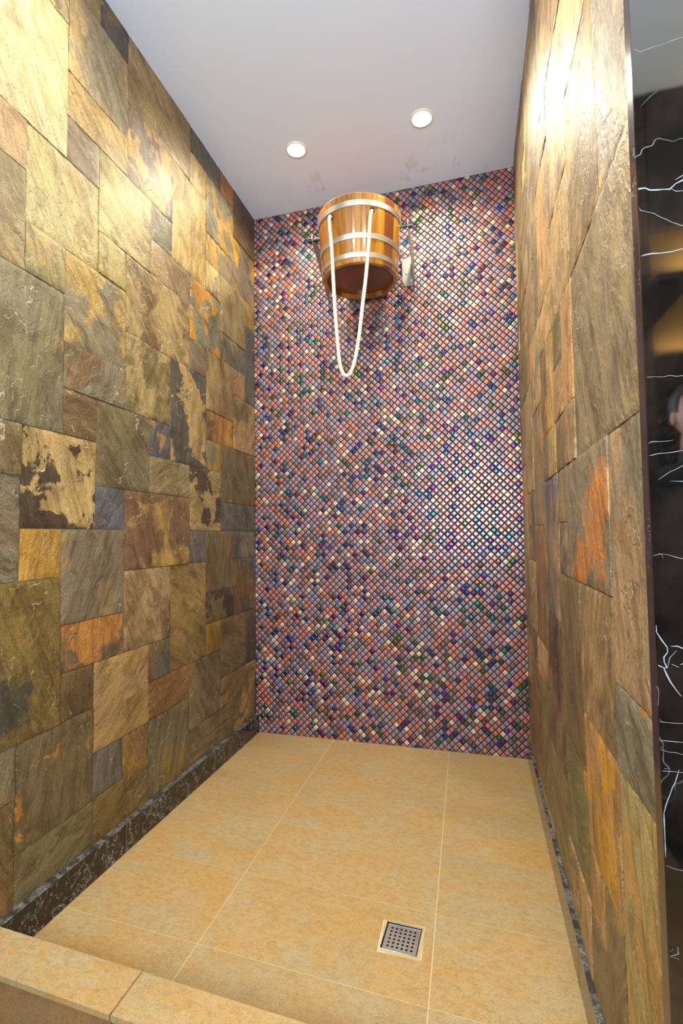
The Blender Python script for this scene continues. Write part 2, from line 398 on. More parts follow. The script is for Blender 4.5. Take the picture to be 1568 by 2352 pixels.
    prism(bm, [(-.06, Db(-.06)-.0028, 0), (1.55, Db(1.55)-.0028, 0), (1.55, Db(1.55)-.0028, 3.03), (-.06, Db(-.06)-.0028, 3.03)], (0, .08, 0))
    obj('grout_bed', bm, simple('mosaic_grout', (.12, .10, .09), .8), o)
mosaic()

# ------------------------------------------------------------------ ceiling
def ceiling():
    t = NT('ceiling_paint'); co = t.coord()
    stain = t.math('MULTIPLY', t.ramp(t.noise(t.mapping(co, (2.5, 1.1, 1)), 4.5, 6, .7), (.5, 0), (.62, 1)),
                   t.ramp(t.n('ShaderNodeSeparateXYZ', ins={'Vector': co}).outputs[1], (0, 0), (1, 1)))
    sy = t.n('ShaderNodeSeparateXYZ', ins={'Vector': co})
    near = t.math('MULTIPLY', t.math('SUBTRACT', sy.outputs[1], 1.22), 5, True)
    stain = t.math('MULTIPLY', t.ramp(t.noise(t.mapping(co, (2.5, 1.1, 1)), 4.5, 6, .7), (.57, 0), (.64, 1)), near)
    col = t.mix(t.math('MULTIPLY', stain, .35), lin((.84, .88, .93)), lin((.68, .60, .50)))
    t.set(Base_Color=col, Roughness=.42)
    t.b.inputs['Specular IOR Level'].default_value = .4
    t.set(Normal=t.bump(t.noise(co, 3, 4), .1, .01))
    bm = bmesh.new()
    prism(bm, [(-.1, YR-.1, zc(-.1)), (XR+.1, YR-.1, zc(XR)), (XR+.1, 1.7, zc(XR)), (-.1, 1.7, zc(-.1))], (0, 0, .08))
    # openings for the lamps are covered by the lamp housings
    o = struct(obj('ceiling', bm, t.m))
ceiling()

# ------------------------------------------------------------------ floor
def stone_material(name, base, alt, dark, rough=.5):
    t = NT(name); co = t.attr('fc').outputs['Vector']
    n1 = t.noise(t.mapping(co, (3, 5, 3), (0, 0, .5)), 1, 6, .6, .6)
    n2 = t.noise(t.mapping(co, (14, 30, 14), (0, 0, .45)), 1, 6, .7)
    n3 = t.noise(co, 230, 3, .7); n4 = t.noise(t.mapping(co, loc=(4, 7, 2)), 2.6, 4)
    col = t.mix(t.ramp(n1, (.36, 0), (.66, .8)), lin(base), lin(alt))
    col = t.mix(t.ramp(n2, (.47, 0), (.60, .65)), col, lin(alt))
    n5 = t.noise(t.mapping(co, (40, 70, 40), (0, 0, .45), (3, 2, 1)), 1, 5, .7)
    col = t.mix(t.ramp(n5, (.40, .55), (.52, 0)), col, t.mix(1, col, (.80, .74, .64), 'MULTIPLY'))
    col = t.mix(t.ramp(n5, (.60, 0), (.72, .5)), col, t.mix(1, col, (1.18, 1.18, 1.2), 'MULTIPLY'))
    col = t.mix(t.ramp(n4, (.5, 0), (.7, .35)), col, lin(dark))
    col = t.mix(t.ramp(n3, (.36, .8), (.5, 0)), col, t.mix(1, col, (.74, .68, .60), 'MULTIPLY'))
    t.set(Base_Color=col, Roughness=rough)
    h = t.math('ADD', t.math('MULTIPLY', n3, .35), t.math('ADD', n2, t.math('MULTIPLY', n1, .5)))
    t.set(Normal=t.bump(h, .5, .003)); return t.m
STONE = stone_material('sandy_stone', (.73, .65, .48), (.76, .60, .34), (.63, .58, .44))
STONE_SHADED = stone_material('shaded_sandy_stone', (.60, .50, .36), (.62, .48, .29), (.50, .44, .32))  # same stone as the curb top, with shade put into its darker colours
FGROUT = simple('floor_grout', (.84, .77, .60), .8)
def poly_tiles(name, polys, mat, thick, seed):
    V = []; F = []; T = []; rnd = random.Random(seed)
    for k, pg in enumerate(polys):
        off = Vector((rnd.random()*30, rnd.random()*30, rnd.random()*30)) if not isinstance(pg, tuple) else None
        if isinstance(pg, tuple): pg, kk = pg; rr_ = random.Random(kk); off = Vector((rr_.random()*30, rr_.random()*30, rr_.random()*30))
        b = len(V); n = len(pg)
        V += [tuple(p) for p in pg]+[tuple(Vector(p)+Vector(thick)) for p in pg]
        F.append(list(range(b, b+n))); F.append(list(range(b+2*n-1, b+n-1, -1)))
        for i in range(n): F.append([b+(i+1) % n, b+i, b+n+i, b+n+(i+1) % n])
        T += [tuple(Vector(p)+off) for p in pg]+[tuple(Vector(p)+Vector(thick)+off) for p in pg]
    me = bpy.data.meshes.new(name); me.from_pydata(V, [], F); me.update()
    at = me.attributes.new('fc', 'FLOAT_VECTOR', 'POINT'); at.data.foreach_set('vector', np.array(T, dtype=np.float32).ravel())
    bm = bmesh.new(); bm.from_mesh(me); bmesh.ops.recalc_face_normals(bm, faces=bm.faces); bm.to_mesh(me); bm.free()
    return link(name, me, mat)
SK = -.0521
DR = dict(x0=.938, x1=1.038, y0=.2395, y1=.3395)
def floor():
    g = .0014
    Xs = [0.0, .4602, 1.0735, 1.50]; Ys = [1.62]+[(11.4231-2.064*r)*M_ for r in range(1, 7)]
    Ys[-1] = -.10
    P = []
    def yl(y, x): return y+SK*x
    k = 0
    for i in range(3):
        for j in range(len(Ys)-1):
            xa, xb = Xs[i]+g, Xs[i+1]-g; yt, yb = Ys[j], Ys[j+1]; k += 1
            # subdivide along x so the fall can be followed
            def quad(xa, xb, yb_, yt_, kk):
                n = 3
                for q in range(n):
                    u0 = xa+(xb-xa)*q/n; u1 = xa+(xb-xa)*(q+1)/n
                    pts = [(u0, yb_(u0)), (u1, yb_(u1)), (u1, yt_(u1)), (u0, yt_(u0))]
                    P.append(([(x, y, zfl(x, y)) for x, y in pts], kk))
            B = lambda x, yb=yb: yl(yb, x)+g
            Tt = lambda x, yt=yt: min(yl(yt, x)-g, Db(x)-.001)
            if i == 1 and j == 4:
                m = .009
                quad(xa, DR['x0']-m, B, Tt, k); quad(DR['x1']+m, xb, B, Tt, k)
                quad(DR['x0']-m, DR['x1']+m, B, lambda x: DR['y0']-m, k); quad(DR['x0']-m, DR['x1']+m, lambda x: DR['y1']+m, Tt, k)
            else: quad(xa, xb, B, Tt, k)
    o = poly_tiles('floor', P, STONE, (0, 0, -.008), 3); struct(o)
    V = []; bm = bmesh.new(); n = 12
    d = .0012
    gx = sorted(list(np.linspace(-.02, 1.5, n))+[DR['x0']-.002, DR['x1']+.002]); gy = sorted(list(np.linspace(-.12, 1.62, n))+[DR['y0']-.002, DR['y1']+.002])
    grid = [[bm.verts.new((x, y, zfl(x, y)-d)) for y in gy] for x in gx]
    for i in range(len(gx)-1):
        for j in range(len(gy)-1):
            mx = (gx[i]+gx[i+1])/2; my = (gy[j]+gy[j+1])/2
            if DR['x0']-.002 < mx < DR['x1']+.002 and DR['y0']-.002 < my < DR['y1']+.002: continue
            bm.faces.new((grid[i][j], grid[i+1][j], grid[i+1][j+1], grid[i][j+1]))
    obj('grout_bed', bm, FGROUT, o)
    # outer room floor, in one object of its own
    P = []
    for i in range(8):
        for j in range(7):
            x0 = -.1+i*.45; y1 = -.17-j*.45*1.0
            xs = (max(x0, -.02)+g, x0+.45-g)
            y0 = max(y1-.45, YR-.02)
            if y0 >= y1-.02: continue
            P.append([(xs[0], y0+g, -.04), (xs[1], y0+g, -.04), (xs[1], y1-g, -.04), (xs[0], y1-g, -.04)])
    o2 = poly_tiles('floor', P, STONE_SHADED, (0, 0, -.01), 5); struct(o2)
    bm = bmesh.new(); box(bm, -.05, XR, YR-.05, -.17, -.06, -.0415); obj('grout_bed', bm, simple('dark_grout', (.42, .33, .25), .9), o2)
floor()

# curb at the entrance
def curb():
    zt = .131; kk = -.078
    yb = lambda x: -.058+kk*x; yf = lambda x: -.158+kk*x
    segs = [(-.012, .452), (.456, 1.06), (1.064, 1.433)]
    P = []; R = []
    for a, b in segs:
        P.append([(a, yf(a)-.006, zt), (b, yf(b)-.006, zt), (b, yb(b), zt), (a, yb(a), zt)])
        R.append([(a, yf(a), zt-.016), (b, yf(b), zt-.016), (b, yf(b), -.04), (a, yf(a), -.04)])
        
    top = poly_tiles('trim_1', P, STONE, (0, 0, -.012), 21); struct(top)
    poly_tiles('riser', R, STONE_SHADED, (0, .008, 0), 22).parent = top
    R2 = [[(a, yb(a)-.001, zt-.0125), (b, yb(b)-.001, zt-.0125), (b, yb(b)-.001, 0), (a, yb(a)-.001, 0)] for a, b in segs]
    poly_tiles('inner_face', R2, STONE, (0, -.008, 0), 23).parent = top
    bm = bmesh.new()
    a, b = -.012, 1.43
    prism(bm, [(a, yf(a)+.003, -.03), (b, yf(b)+.003, -.03), (b, yb(b)-.004, -.03), (a, yb(a)-.004, -.03)], (0, 0, zt-.001+.03-.0))
    obj('mortar_core', bm, simple('curb_joint', (.55, .36, .24), .9), top)
curb()

# ------------------------------------------------------------------ black marble
def marble(name, vein=1., scale=1., rough=.06, base=(.055, .05, .045), seedloc=(0, 0, 0), width=.012, dens=.5, ior=1.5):
    t = NT(name); co = t.mapping(t.coord(), (1, 1, 1), (0, 0, 0), seedloc)
    wn = t.n('ShaderNodeTexNoise', ins={'Scale': 3.*scale, 'Detail': 5., 'Roughness': .6}); t.l(co, wn.inputs['Vector'])
    mx = t.n('ShaderNodeMixRGB', ins={'Fac': .28}); t.l(co, mx.inputs[1]); t.l(wn.outputs['Color'], mx.inputs[2])
    v = t.n('ShaderNodeTexVoronoi', feature='DISTANCE_TO_EDGE', ins={'Scale': 4.5*scale}); t.l(mx.outputs[0], v.inputs['Vector'])
    e = t.ramp(v.outputs['Distance'], (0, 1), (width, .0))
    sel = t.ramp(t.noise(co, 3.4*scale, 3), (dens, 0), (dens+.14, 1))
    n1 = t.noise(mx.outputs[0], 5.5*scale, 5, .6)
    rid = t.math('ABSOLUTE', t.math('SUBTRACT', n1, .5))
    e2 = t.ramp(rid, (0, .55), (width*.8, 0))
    sel2 = t.ramp(t.noise(t.mapping(co, loc=(5, 5, 5)), 2.2*scale, 2), (dens+.02, 0), (dens+.1, 1))
    m = t.math('MAXIMUM', t.math('MULTIPLY', e, sel), t.math('MULTIPLY', e2, sel2))
    m = t.math('MULTIPLY', m, vein, True)
    mott = t.noise(co, 9*scale, 5)
    bc = t.mix(t.ramp(mott, (.45, 0), (.75, .6)), lin(base), lin((.20, .16, .13)))
    t.set(Base_Color=t.mix(m, bc, lin((.80, .82, .80))), Roughness=rough)
    t.b.inputs['IOR'].default_value = ior; t.b.inputs['Specular IOR Level'].default_value = .5
    return t.m
MB = marble('marble_skirting', 1., 2.6, .09, (.13, .10, .085), (3, 1, 2), .012, .36)
MTOP = marble('marble_rough_edge', 1., 9, .55, (.20, .20, .17), (1, 5, 2), .05, .45)
MW = marble('marble_cladding', .35, .9, .035, (.045, .04, .035), (2.2, 0, .9), .0012, .55, 2.3)
MSIDE = marble('marble_cut_edge', 1., 3., .16, (.17, .11, .11), (0, 3, 0), .02, .55)

def skirting(name, x_face, x_back, y0, y1, z0f, ht, out):
    """runs along y. out=+1 faces +x"""
    bm = bmesh.new(); n = 40; rnd = random.Random(5)
    secs = []
    joints = [.43, 1.06] if out > 0 else [.25, .95]
    for i in range(n+1):
        y = y0+(y1-y0)*i/n
        dz = rnd.uniform(-.0012, .0012)
        xf = x_face(y); xb = x_back(y); zf = z0f(y)
        c = .0018
        secs.append([bm.verts.new(p) for p in ((xf, y, zf-.01), (xf, y, ht-c+dz), (xf-out*c, y, ht+dz), (xb, y, ht+.0005), (xb, y, zf-.01))])
    for a, b in zip(secs, secs[1:]):
        for k in range(4):
            f = bm.faces.new((a[k], a[k+1], b[k+1], b[k])); f.material_index = 1 if k in (1, 2) else 0
    bm.faces.new(secs[0]); bm.faces.new(secs[-1][::-1])
    bmesh.ops.recalc_face_normals(bm, faces=bm.faces)
    o = obj(name, bm, [MB, MTOP]); struct(o)
    bm = bmesh.new()
    for j in joints:
        x = x_face(j); box(bm, min(x, x+out*.0004), max(x, x+out*.0004), j-.0012, j+.0012, z0f(j), ht-.002)
    obj('joint_line', bm, simple('joint_pale', (.45, .42, .36), .7), o)
    return o
skirting('baseboard_left', lambda y: .020, lambda y: -.012, YR if False else -.20, 1.585, lambda y: max(0, zfl(0, y)), .123-.0, +1)
def left_top(y): return .098+.030*max(0, min(1, (1.58-y)/1.55))
bl = bpy.data.objects['baseboard_left']
for v in bl.data.vertices:
    if v.co.z > .10: v.co.z += left_top(v.co.y)-.123
skirting('baseboard_right', lambda y: Wb(y), lambda y: Wr(y)+.01, -.13, 1.545, lambda y: 0, .100, -1)

# cladding on the end of the right wall, facing the front room
bm = bmesh.new()
prism(bm, [(1.4235, YE, -.04), (1.4235, YE-.024, -.04), (XR, YE-.024, -.04), (XR, YE, -.04)], (0, 0, H+.06))
for f in bm.faces:
    if abs(f.normal.x) > .9: f.material_index = 1
es = [e for e in bm.edges if all(abs(v.co.x-1.4235) < 1e-4 for v in e.verts) and all(abs(v.co.y-(YE-.024)) < 1e-4 for v in e.verts)]
bmesh.ops.bevel(bm, geom=es, offset=.0009, segments=2, affect='EDGES', profile=.5)
struct(obj('wall_front', bm, [MW, MSIDE]))
VEINS = [(0.0031,[(1.414,1.578),(1.434,1.577),(1.439,1.574),(1.464,1.571),(1.471,1.576),(1.48,1.58),(1.497,1.586)]),(0.0012,[(1.464,1.571),(1.47,1.566),(1.48,1.566),(1.496,1.565)]),(0.0018,[(1.471,1.583),(1.481,1.587),(1.497,1.595)]),(0.0024,[(1.416,1.482),(1.43,1.483),(1.449,1.484),(1.462,1.484),(1.477,1.485),(1.498,1.488)]),(0.0009,[(1.419,1.552),(1.443,1.539),(1.478,1.516),(1.494,1.502)]),(0.0009,[(1.419,1.074),(1.425,1.073),(1.436,1.075),(1.437,1.07)]),(0.0009,[(1.431,1.076),(1.444,1.074),(1.46,1.07),(1.476,1.066)]),(0.0029,[(1.415,0.982),(1.42,0.974),(1.424,0.972),(1.437,0.954),(1.438,0.948),(1.433,0.94),(1.433,0.934),(1.436,0.927),(1.432,0.925),(1.439,0.909),(1.451,0.891)]),(0.0023,[(1.419,0.929),(1.427,0.928),(1.435,0.926)]),(0.0028,[(1.442,0.954),(1.449,0.955),(1.456,0.953),(1.467,0.953)]),(0.0017,[(1.449,0.951),(1.44,0.94),(1.437,0.928)]),(0.0028,[(1.442,0.932),(1.45,0.928)]),(0.0023,[(1.451,0.932),(1.455,0.933),(1.466,0.936)]),(0.0011,[(1.414,0.861),(1.416,0.857),(1.427,0.857),(1.452,0.856),(1.468,0.856)]),(0.0011,[(1.414,0.834),(1.432,0.832),(1.451,0.833),(1.467,0.834)]),(0.0008,[(1.414,0.826),(1.416,0.821),(1.451,0.817),(1.466,0.814)]),(0.0011,[(1.415,0.794),(1.45,0.793),(1.466,0.792)]),(0.0022,[(1.413,0.684),(1.416,0.695),(1.423,0.73),(1.43,0.756),(1.44,0.78),(1.445,0.797)]),(0.0008,[(1.414,0.675),(1.445,0.67),(1.461,0.669)]),(0.0016,[(1.413,0.569),(1.418,0.57)]),(0.0022,[(1.419,0.567),(1.43,0.57)]),(0.0016,[(1.435,0.575),(1.435,0.566),(1.426,0.56),(1.436,0.559)]),(0.0009,[(1.418,1.314),(1.454,1.314),(1.47,1.312),(1.486,1.31)]),(0.0012,[(1.418,1.224),(1.421,1.225),(1.455,1.227)]),(0.0012,[(1.419,1.208),(1.466,1.212),(1.482,1.214)]),(0.0009,[(1.434,1.174),(1.442,1.18),(1.465,1.193),(1.482,1.203)]),(0.0012,[(1.449,1.172),(1.464,1.172),(1.481,1.172)]),(0.0022,[(1.428,0.797),(1.434,0.797)]),(0.0008,[(1.422,1.778),(1.435,1.773),(1.457,1.777),(1.488,1.781)]),(0.0007,[(1.432,1.695),(1.444,1.705),(1.455,1.713)])]
bm = bmesh.new(); rnd = random.Random(4)
for wd, P in VEINS:
    Q = []; P = list(P)
    if P[-1][0] > 1.465:
        x, z = P[-1]; sl = (z-P[-2][1])/max(.01, x-P[-2][0])
        for k in range(rnd.randint(2, 7)): dx = rnd.uniform(.02, .07); x += dx; z += dx*(sl*.6+rnd.uniform(-.35, .35)); P.append((x, z))
    for (x0, z0), (x1, z1) in zip(P, P[1:]):
        n = max(1, int(math.hypot(x1-x0, z1-z0)/.008))
        for k in range(n): Q.append((x0+(x1-x0)*k/n+rnd.uniform(-1, 1)*.0006, z0+(z1-z0)*k/n+rnd.uniform(-1, 1)*.0009))
    Q.append(P[-1]); prev = None
    for i, (x, z) in enumerate(Q):
        a = Q[max(0, i-1)]; b = Q[min(len(Q)-1, i+1)]; dx, dz = b[0]-a[0], b[1]-a[1]; L_ = math.hypot(dx, dz) or 1
        wv_ = wd*.34*rnd.uniform(.5, 1.15)*(.35 if i in (0, len(Q)-1) else 1)
        x = max(x, 1.4255)
        cur = [bm.verts.new((x-dz/L_*wv_, YE-.02415, z+dx/L_*wv_)), bm.verts.new((x+dz/L_*wv_, YE-.02415, z-dx/L_*wv_))]
        if prev: bm.faces.new((prev[0], cur[0], cur[1], prev[1]))
        prev = cur
obj('white_veins', bm, simple('marble_vein', (.52, .55, .56), .15), bpy.data.objects['wall_front'])
bm = bmesh.new(); box(bm, 1.47, XR, YE+.001, YE+.12, 0, H); struct(obj('wall_core', bm, GROUT)); bpy.data.objects['wall_core'].name = 'wall_partition'

# ------------------------------------------------------------------ rear of the front room (seen mirrored in the marble)
t = NT('rear_wall_stone'); co = t.coord()
br = t.n('ShaderNodeTexBrick', ins={'Scale': 1., 'Mortar Size': .004, 'Brick Width': .3, 'Row Height': .11, 'Color1': lin((.42,.34,.24))+(1,), 'Color2': lin((.36,.29,.21))+(1,), 'Mortar': lin((.16,.12,.1))+(1,)})
t.l(t.mapping(co, (1, 1, 1), (math.radians(90), 0, 0)), br.inputs['Vector']); t.set(Base_Color=br.outputs[0], Roughness=.7)
COLM = t.m
t = NT('rear_plaster'); co = t.coord()
t.set(Base_Color=t.mix(t.ramp(t.noise(co, 4, 4), (.4, 0), (.65, .5)), lin((.62, .50, .30)), lin((.50, .40, .24))), Roughness=.7)
PLAS = t.m
DKB = simple('dark_brown_panel', (.20, .16, .12), .5)
YV = YR
bm = bmesh.new(); box(bm, -.1, XR+.1, YV-.1, YV, -.05, H+.02); struct(obj('wall_rear', bm, PLAS))
bm = bmesh.new(); box(bm, 1.975, XR, YV+.0005, YV+.05, -.04, 1.845, .003); struct(obj('trim_2', bm, marble('marble_wainscot', 1, 1.2, .2, (.05, .045, .04), (7, 2, 1), .008, .5)))
bm = bmesh.new(); box(bm, 1.70, 1.975, YV+.0005, YV+.03, -.04, H-.002, .002); struct(obj('trim_3', bm, COLM))
bm = bmesh.new(); box(bm, 1.976, XR, YV+.0005, YV+.04, 2.40, H-.002, .003); struct(obj('trim_4', bm, DKB))
bm = bmesh.new(); box(bm, XR, XR+.1, YR-.1, YE+.1, -.05, H+.02); struct(obj('wall_side', bm, PLAS))
# unseen window added on the rear wall to house the cool light
bm = bmesh.new()
for a in ((.73,.77,.96,2.54),(1.67,1.71,.96,2.54),(.77,1.67,.96,1.0),(.77,1.67,2.50,2.54)):
    box(bm, a[0], a[1], YV+.0005, YV+.03, a[2], a[3], .002)
wf = struct(obj('added_window_1', bm, simple('white_frame', (.85, .86, .86), .4)))
t = NT('added_glow_pane'); t.set(Base_Color=(.5, .6, .7, 1), Roughness=.1, Emission_Color=COOL+(1,), Emission_Strength=2.0)  # glowing pane added behind the camera with the cool light
bm = bmesh.new(); box(bm, .77, 1.67, YV+.0006, YV+.008, 1.0, 2.50); obj('pane', bm, t.m, wf)

# wall shelf bracket and its lights
t = empty('wall_shelf', (2.04, YV+.03, 1.98), 'dark triangular bracket shelf lit from above, mirrored in the black marble', 'shelf')
bm = bmesh.new(); prism(bm, [(-.064, .0, .0), (.062, .0, .14), (.062, .0, .165), (-.064, .0, .165)], (0, .06, 0)); obj('bracket', bm, DKB, t)
bm = bmesh.new(); box(bm, -.064, .064, -.0, .075, .166, .192, .002); obj('board', bm, DKB, t)
t = NT('led_glow'); t.set(Base_Color=(1, .9, .6, 1), Emission_Color=(1, .78, .38, 1), Emission_Strength=9.)
GLOW = t.m
st = empty('strip_lamp', (2.6, YV+.0, 1.85), 'warm strip lamp along the top of the dark marble panel, mirrored in the black marble', 'lamp')
bm = bmesh.new(); box(bm, -.6, .6, .024, .034, -.003, .006); obj('housing', bm, simple('strip_metal', (.6, .6, .58), .4, 1), st)
bm = bmesh.new(); box(bm, -.6, .6, .012, .022, -.003, .004); obj('diffuser', bm, GLOW, st)
a = area('strip_glow', (2.6, YV+.045, 1.86), 1.2, 9, (1, .80, .42), (math.radians(165), 0, 0), .02)
a2 = area('shelf_glow', (2.3, YV+.06, 2.20), .5, 6, (1, .80, .42), (math.radians(165), 0, 0), .02)

# ------------------------------------------------------------------ recessed spotlights
WHITE = simple('lamp_trim', (.88, .86, .80), .3)
t = NT('lamp_glow'); t.set(Base_Color=(1, .95, .85, 1), Emission_Color=(1, .93, .78, 1), Emission_Strength=60.)
LG = t.m
lab = ['round recessed spotlight in the white ceiling, left of the bucket', 'round recessed spotlight in the white ceiling, right of the bucket',
       'round recessed spotlight above the shower entrance, beside the left slate wall', 'round recessed spotlight above the shower entrance, beside the right slate wall',
       'added unseen round spotlight in the front room, behind the viewer', 'added unseen round spotlight in the front room, before the black marble wall']
def make_lamp(i, x, y):
    o = empty('recessed_spotlight', (x, y, zc(x)), lab[i], 'light', 'recessed ceiling spotlights')
    if i == 0:
        bm = bmesh.new(); lathe(bm, [(.053, .004), (.053, -.002), (.050, -.006), (.040, -.004), (.036, .004)], 48, closed=True); a = obj('trim_ring', bm, WHITE, o, True)
        bm = bmesh.new(); lathe(bm, [(.038, .002), (.038, -.001), (.028, -.005), (.010, -.007)], 40); b = obj('lamp_lens', bm, LG, o, True)
    else:
        for n in ('trim_ring', 'lamp_lens'):
            c = bpy.data.objects[n].copy(); C.objects.link(c); c.parent = o
    d = bpy.data.lights.new('spot_beam', 'SPOT'); d.energy = SPOT_W*LAMP_K[i]; d.color = WARM; d.spot_size = math.radians(165); d.spot_blend = .6; d.shadow_soft_size = .028
    l = bpy.data.objects.new('spot_beam', d); C.objects.link(l); l.location = (x, y, zc(x)-.012)
for i, (x, y) in enumerate(LAMPS): make_lamp(i, x, y)

# ------------------------------------------------------------------ bucket
def wood_material():
    t = NT('varnished_wood'); co = t.attr('wc').outputs['Vector']; a = t.attr('wt').outputs['Color']
    n = t.noise(t.mapping(co, (60, 60, 3)), 1, 6, .6, .5)
    n2 = t.noise(t.mapping(co, (14, 14, 1.2)), 1, 4, .6, .4)
    col = t.mix(t.ramp(n, (.38, .7), (.6, 0)), a, t.mix(1, a, (.52, .36, .22), 'MULTIPLY'))
    col = t.mix(t.ramp(n2, (.5, 0), (.72, .6)), col, t.mix(1, a, (.55, .38, .26), 'MULTIPLY'))
    t.set(Base_Color=col, Roughness=.32, Coat_Weight=1., Coat_Roughness=.07)
    t.set(Normal=t.bump(n, .12, .001)); return t.m
WOOD = wood_material()
STEEL = NT('brushed_steel'); _c = STEEL.coord(); STEEL.set(Base_Color=(.56, .55, .51, 1), Metallic=1., Roughness=STEEL.ramp(STEEL.noise(STEEL.mapping(_c, (8, 8, 160)), 1, 4), (.3, .36), (.7, .50))); STEEL = STEEL.m
CHROME = simple('dark_chrome', (.40, .42, .40), .18, 1.)
PLATE = simple('satin_plate', (.60, .58, .53), .55, .6)
HB, RT, RB = .32, .209, .186
def rad(h): return RB+(RT-RB)*h/HB
bk = empty('wooden_bucket', (.699, 1.28, 2.366), 'varnished wooden bucket with three steel hoops and white pull rope before the mosaic wall', 'bucket')
def with_attrs(o, wc, wt):
    me = o.data
    at = me.attributes.new('wc', 'FLOAT_VECTOR', 'POINT'); at.data.foreach_set('vector', np.array(wc, dtype=np.float32).ravel())
    at = me.attributes.new('wt', 'FLOAT_COLOR', 'POINT'); at.data.foreach_set('color', np.array(wt, dtype=np.float32).ravel())
def stave_body():
    rnd = random.Random(12); NS = 22; V = []; F = []; wc = []; wt = []
    tones = [(.66,.44,.10), (.60,.38,.09), (.70,.49,.11), (.52,.31,.10), (.66,.43,.17), (.47,.25,.09), (.72,.51,.11)]
    a = .13
    widths = [rnd.uniform(.8, 1.25) for _ in range(NS)]; tot = sum(widths); acc = 0
    for k in range(NS):
        a0 = acc/tot*2*math.pi; acc += widths[k]; a1 = acc/tot*2*math.pi; ep = .0022
        tone = lin(tones[rnd.randrange(len(tones))]); off = rnd.random()*40
        na = 5; b = len(V); hs = [0, .004, .32-.004, .32]
        ring = []
        for hi, h in enumerate(hs):
            row = []
            for ia in range(na):
                an = a0+ep+(a1-a0-2*ep)*ia/(na-1)
                r = rad(h)-(.0012 if ia in (0, na-1) else 0)-(.003 if hi in (0, 3) else 0)
                for rr_ in (r, rad(h)-.019):
                    V.append((rr_*math.cos(an+a), rr_*math.sin(an+a), h)); row.append(len(V)-1)
                    wc.append((rr_*math.cos(an+a)+off, rr_*math.sin(an+a)+off, h)); wt.append(tone+(1,))
            ring.append(row)
        for p, q in zip(ring, ring[1:]):
            for ia in range(na-1):
                F.append((p[2*ia], p[2*ia+2], q[2*ia+2], q[2*ia])); F.append((p[2*ia+1], q[2*ia+1], q[2*ia+3], p[2*ia+3]))
            F.append((p[0], q[0], q[1], p[1])); F.append((p[-2], p[-1], q[-1], q[-2]))
        for ia in range(na-1):
            F.append((ring[0][2*ia], ring[0][2*ia+1], ring[0][2*ia+3], ring[0][2*ia+2])); F.append((ring[-1][2*ia], ring[-1][2*ia+2], ring[-1][2*ia+3], ring[-1][2*ia+1]))
    me = bpy.data.meshes.new('stave_body'); me.from_pydata(V, [], F); me.update()
    o = link('stave_body', me, WOOD, bk); with_attrs(o, wc, wt)
    for p in me.polygons: p.use_smooth = False
    return o
stave_body()
bm = bmesh.new(); lathe(bm, [(RB-.0195, .020), (RB-.0195, .034)], 72)
co_ = [tuple(v.co) for v in bm.verts]
tb = NT('board_wood'); _a = tb.attr('wt').outputs['Color']; _w = tb.attr('wc').outputs['Vector']
_n = tb.noise(tb.mapping(_w, (50, 50, 3)), 1, 6, .6); _s = tb.n('ShaderNodeSeparateXYZ', ins={'Vector': _w})
_p = tb.math('FRACT', tb.math('MULTIPLY', _s.outputs[0], 22.)); _q = tb.math('FRACT', tb.math('MULTIPLY', tb.math('FLOOR', tb.math('MULTIPLY', _s.outputs[0], 22.)), .43))
_c = tb.mix(tb.math('MULTIPLY', _q, .7), _a, tb.mix(1, _a, (1.7, 1.5, 1.1), 'MULTIPLY'))
_c = tb.mix(tb.ramp(_n, (.4, .6), (.6, 0)), _c, tb.mix(1, _c, (.6, .5, .4), 'MULTIPLY'))
_c = tb.mix(tb.ramp(_p, (0, 1), (.03, 0)), _c, (.03, .015, .01))
tb.set(Base_Color=_c, Roughness=.3)
o = obj('bottom_board', bm, tb.m, bk)
with_attrs(o, [((c[0]*.72+c[1]*.70)*.35+7, c[2]+3, (c[0]*.70-c[1]*.72)) for c in co_], [lin((.42, .24, .12))+(1,)]*len(co_))
bm = bmesh.new()      # thin inside water liner rim
lathe(bm, [(RT-.021, .20), (RT-.0195, .20), (RT-.0185, .30), (RT-.020, .30)], 72, closed=True); obj('inner_liner', bm, simple('liner', (.75, .74, .70), .4), bk, True)
for h0, h1 in ((.259, .285), (.110, .135), (.024, .047)):
    bm = bmesh.new(); lathe(bm, [(rad(h0)+.0002, h0), (rad(h0)+.0022, h0+.0002), (rad(h1)+.0022, h1-.0002), (rad(h1)+.0002, h1)], 128)
    # drop end caps
    for f in [f for f in bm.faces if len(f.verts) > 10]: bm.faces.remove(f)
    for e in bm.edges:
        if len(e.link_faces) == 2 and e.calc_face_angle(0) > .6: e.smooth = False
    hp = obj('hoop', bm, STEEL, bk, True)
# axle pins
for sx in (-1, 1):
    bm = bmesh.new(); r0 = rad(.255)
    lathe(bm, [(.0085, sx*(r0-.004)), (.0085, sx*(r0+.012)), (.0135, sx*(r0+.012)), (.0135, sx*(r0+.022)), (.0085, sx*(r0+.022)), (.0085, sx*(r0+.037)), (.0145, sx*(r0+.037)), (.0155, sx*(r0+.039)), (.0155, sx*(r0+.059)), (.0145, sx*(r0+.061))], 32, 'x', (0, 0, .252))
    obj('axle_pin', bm, CHROME, bk, False)
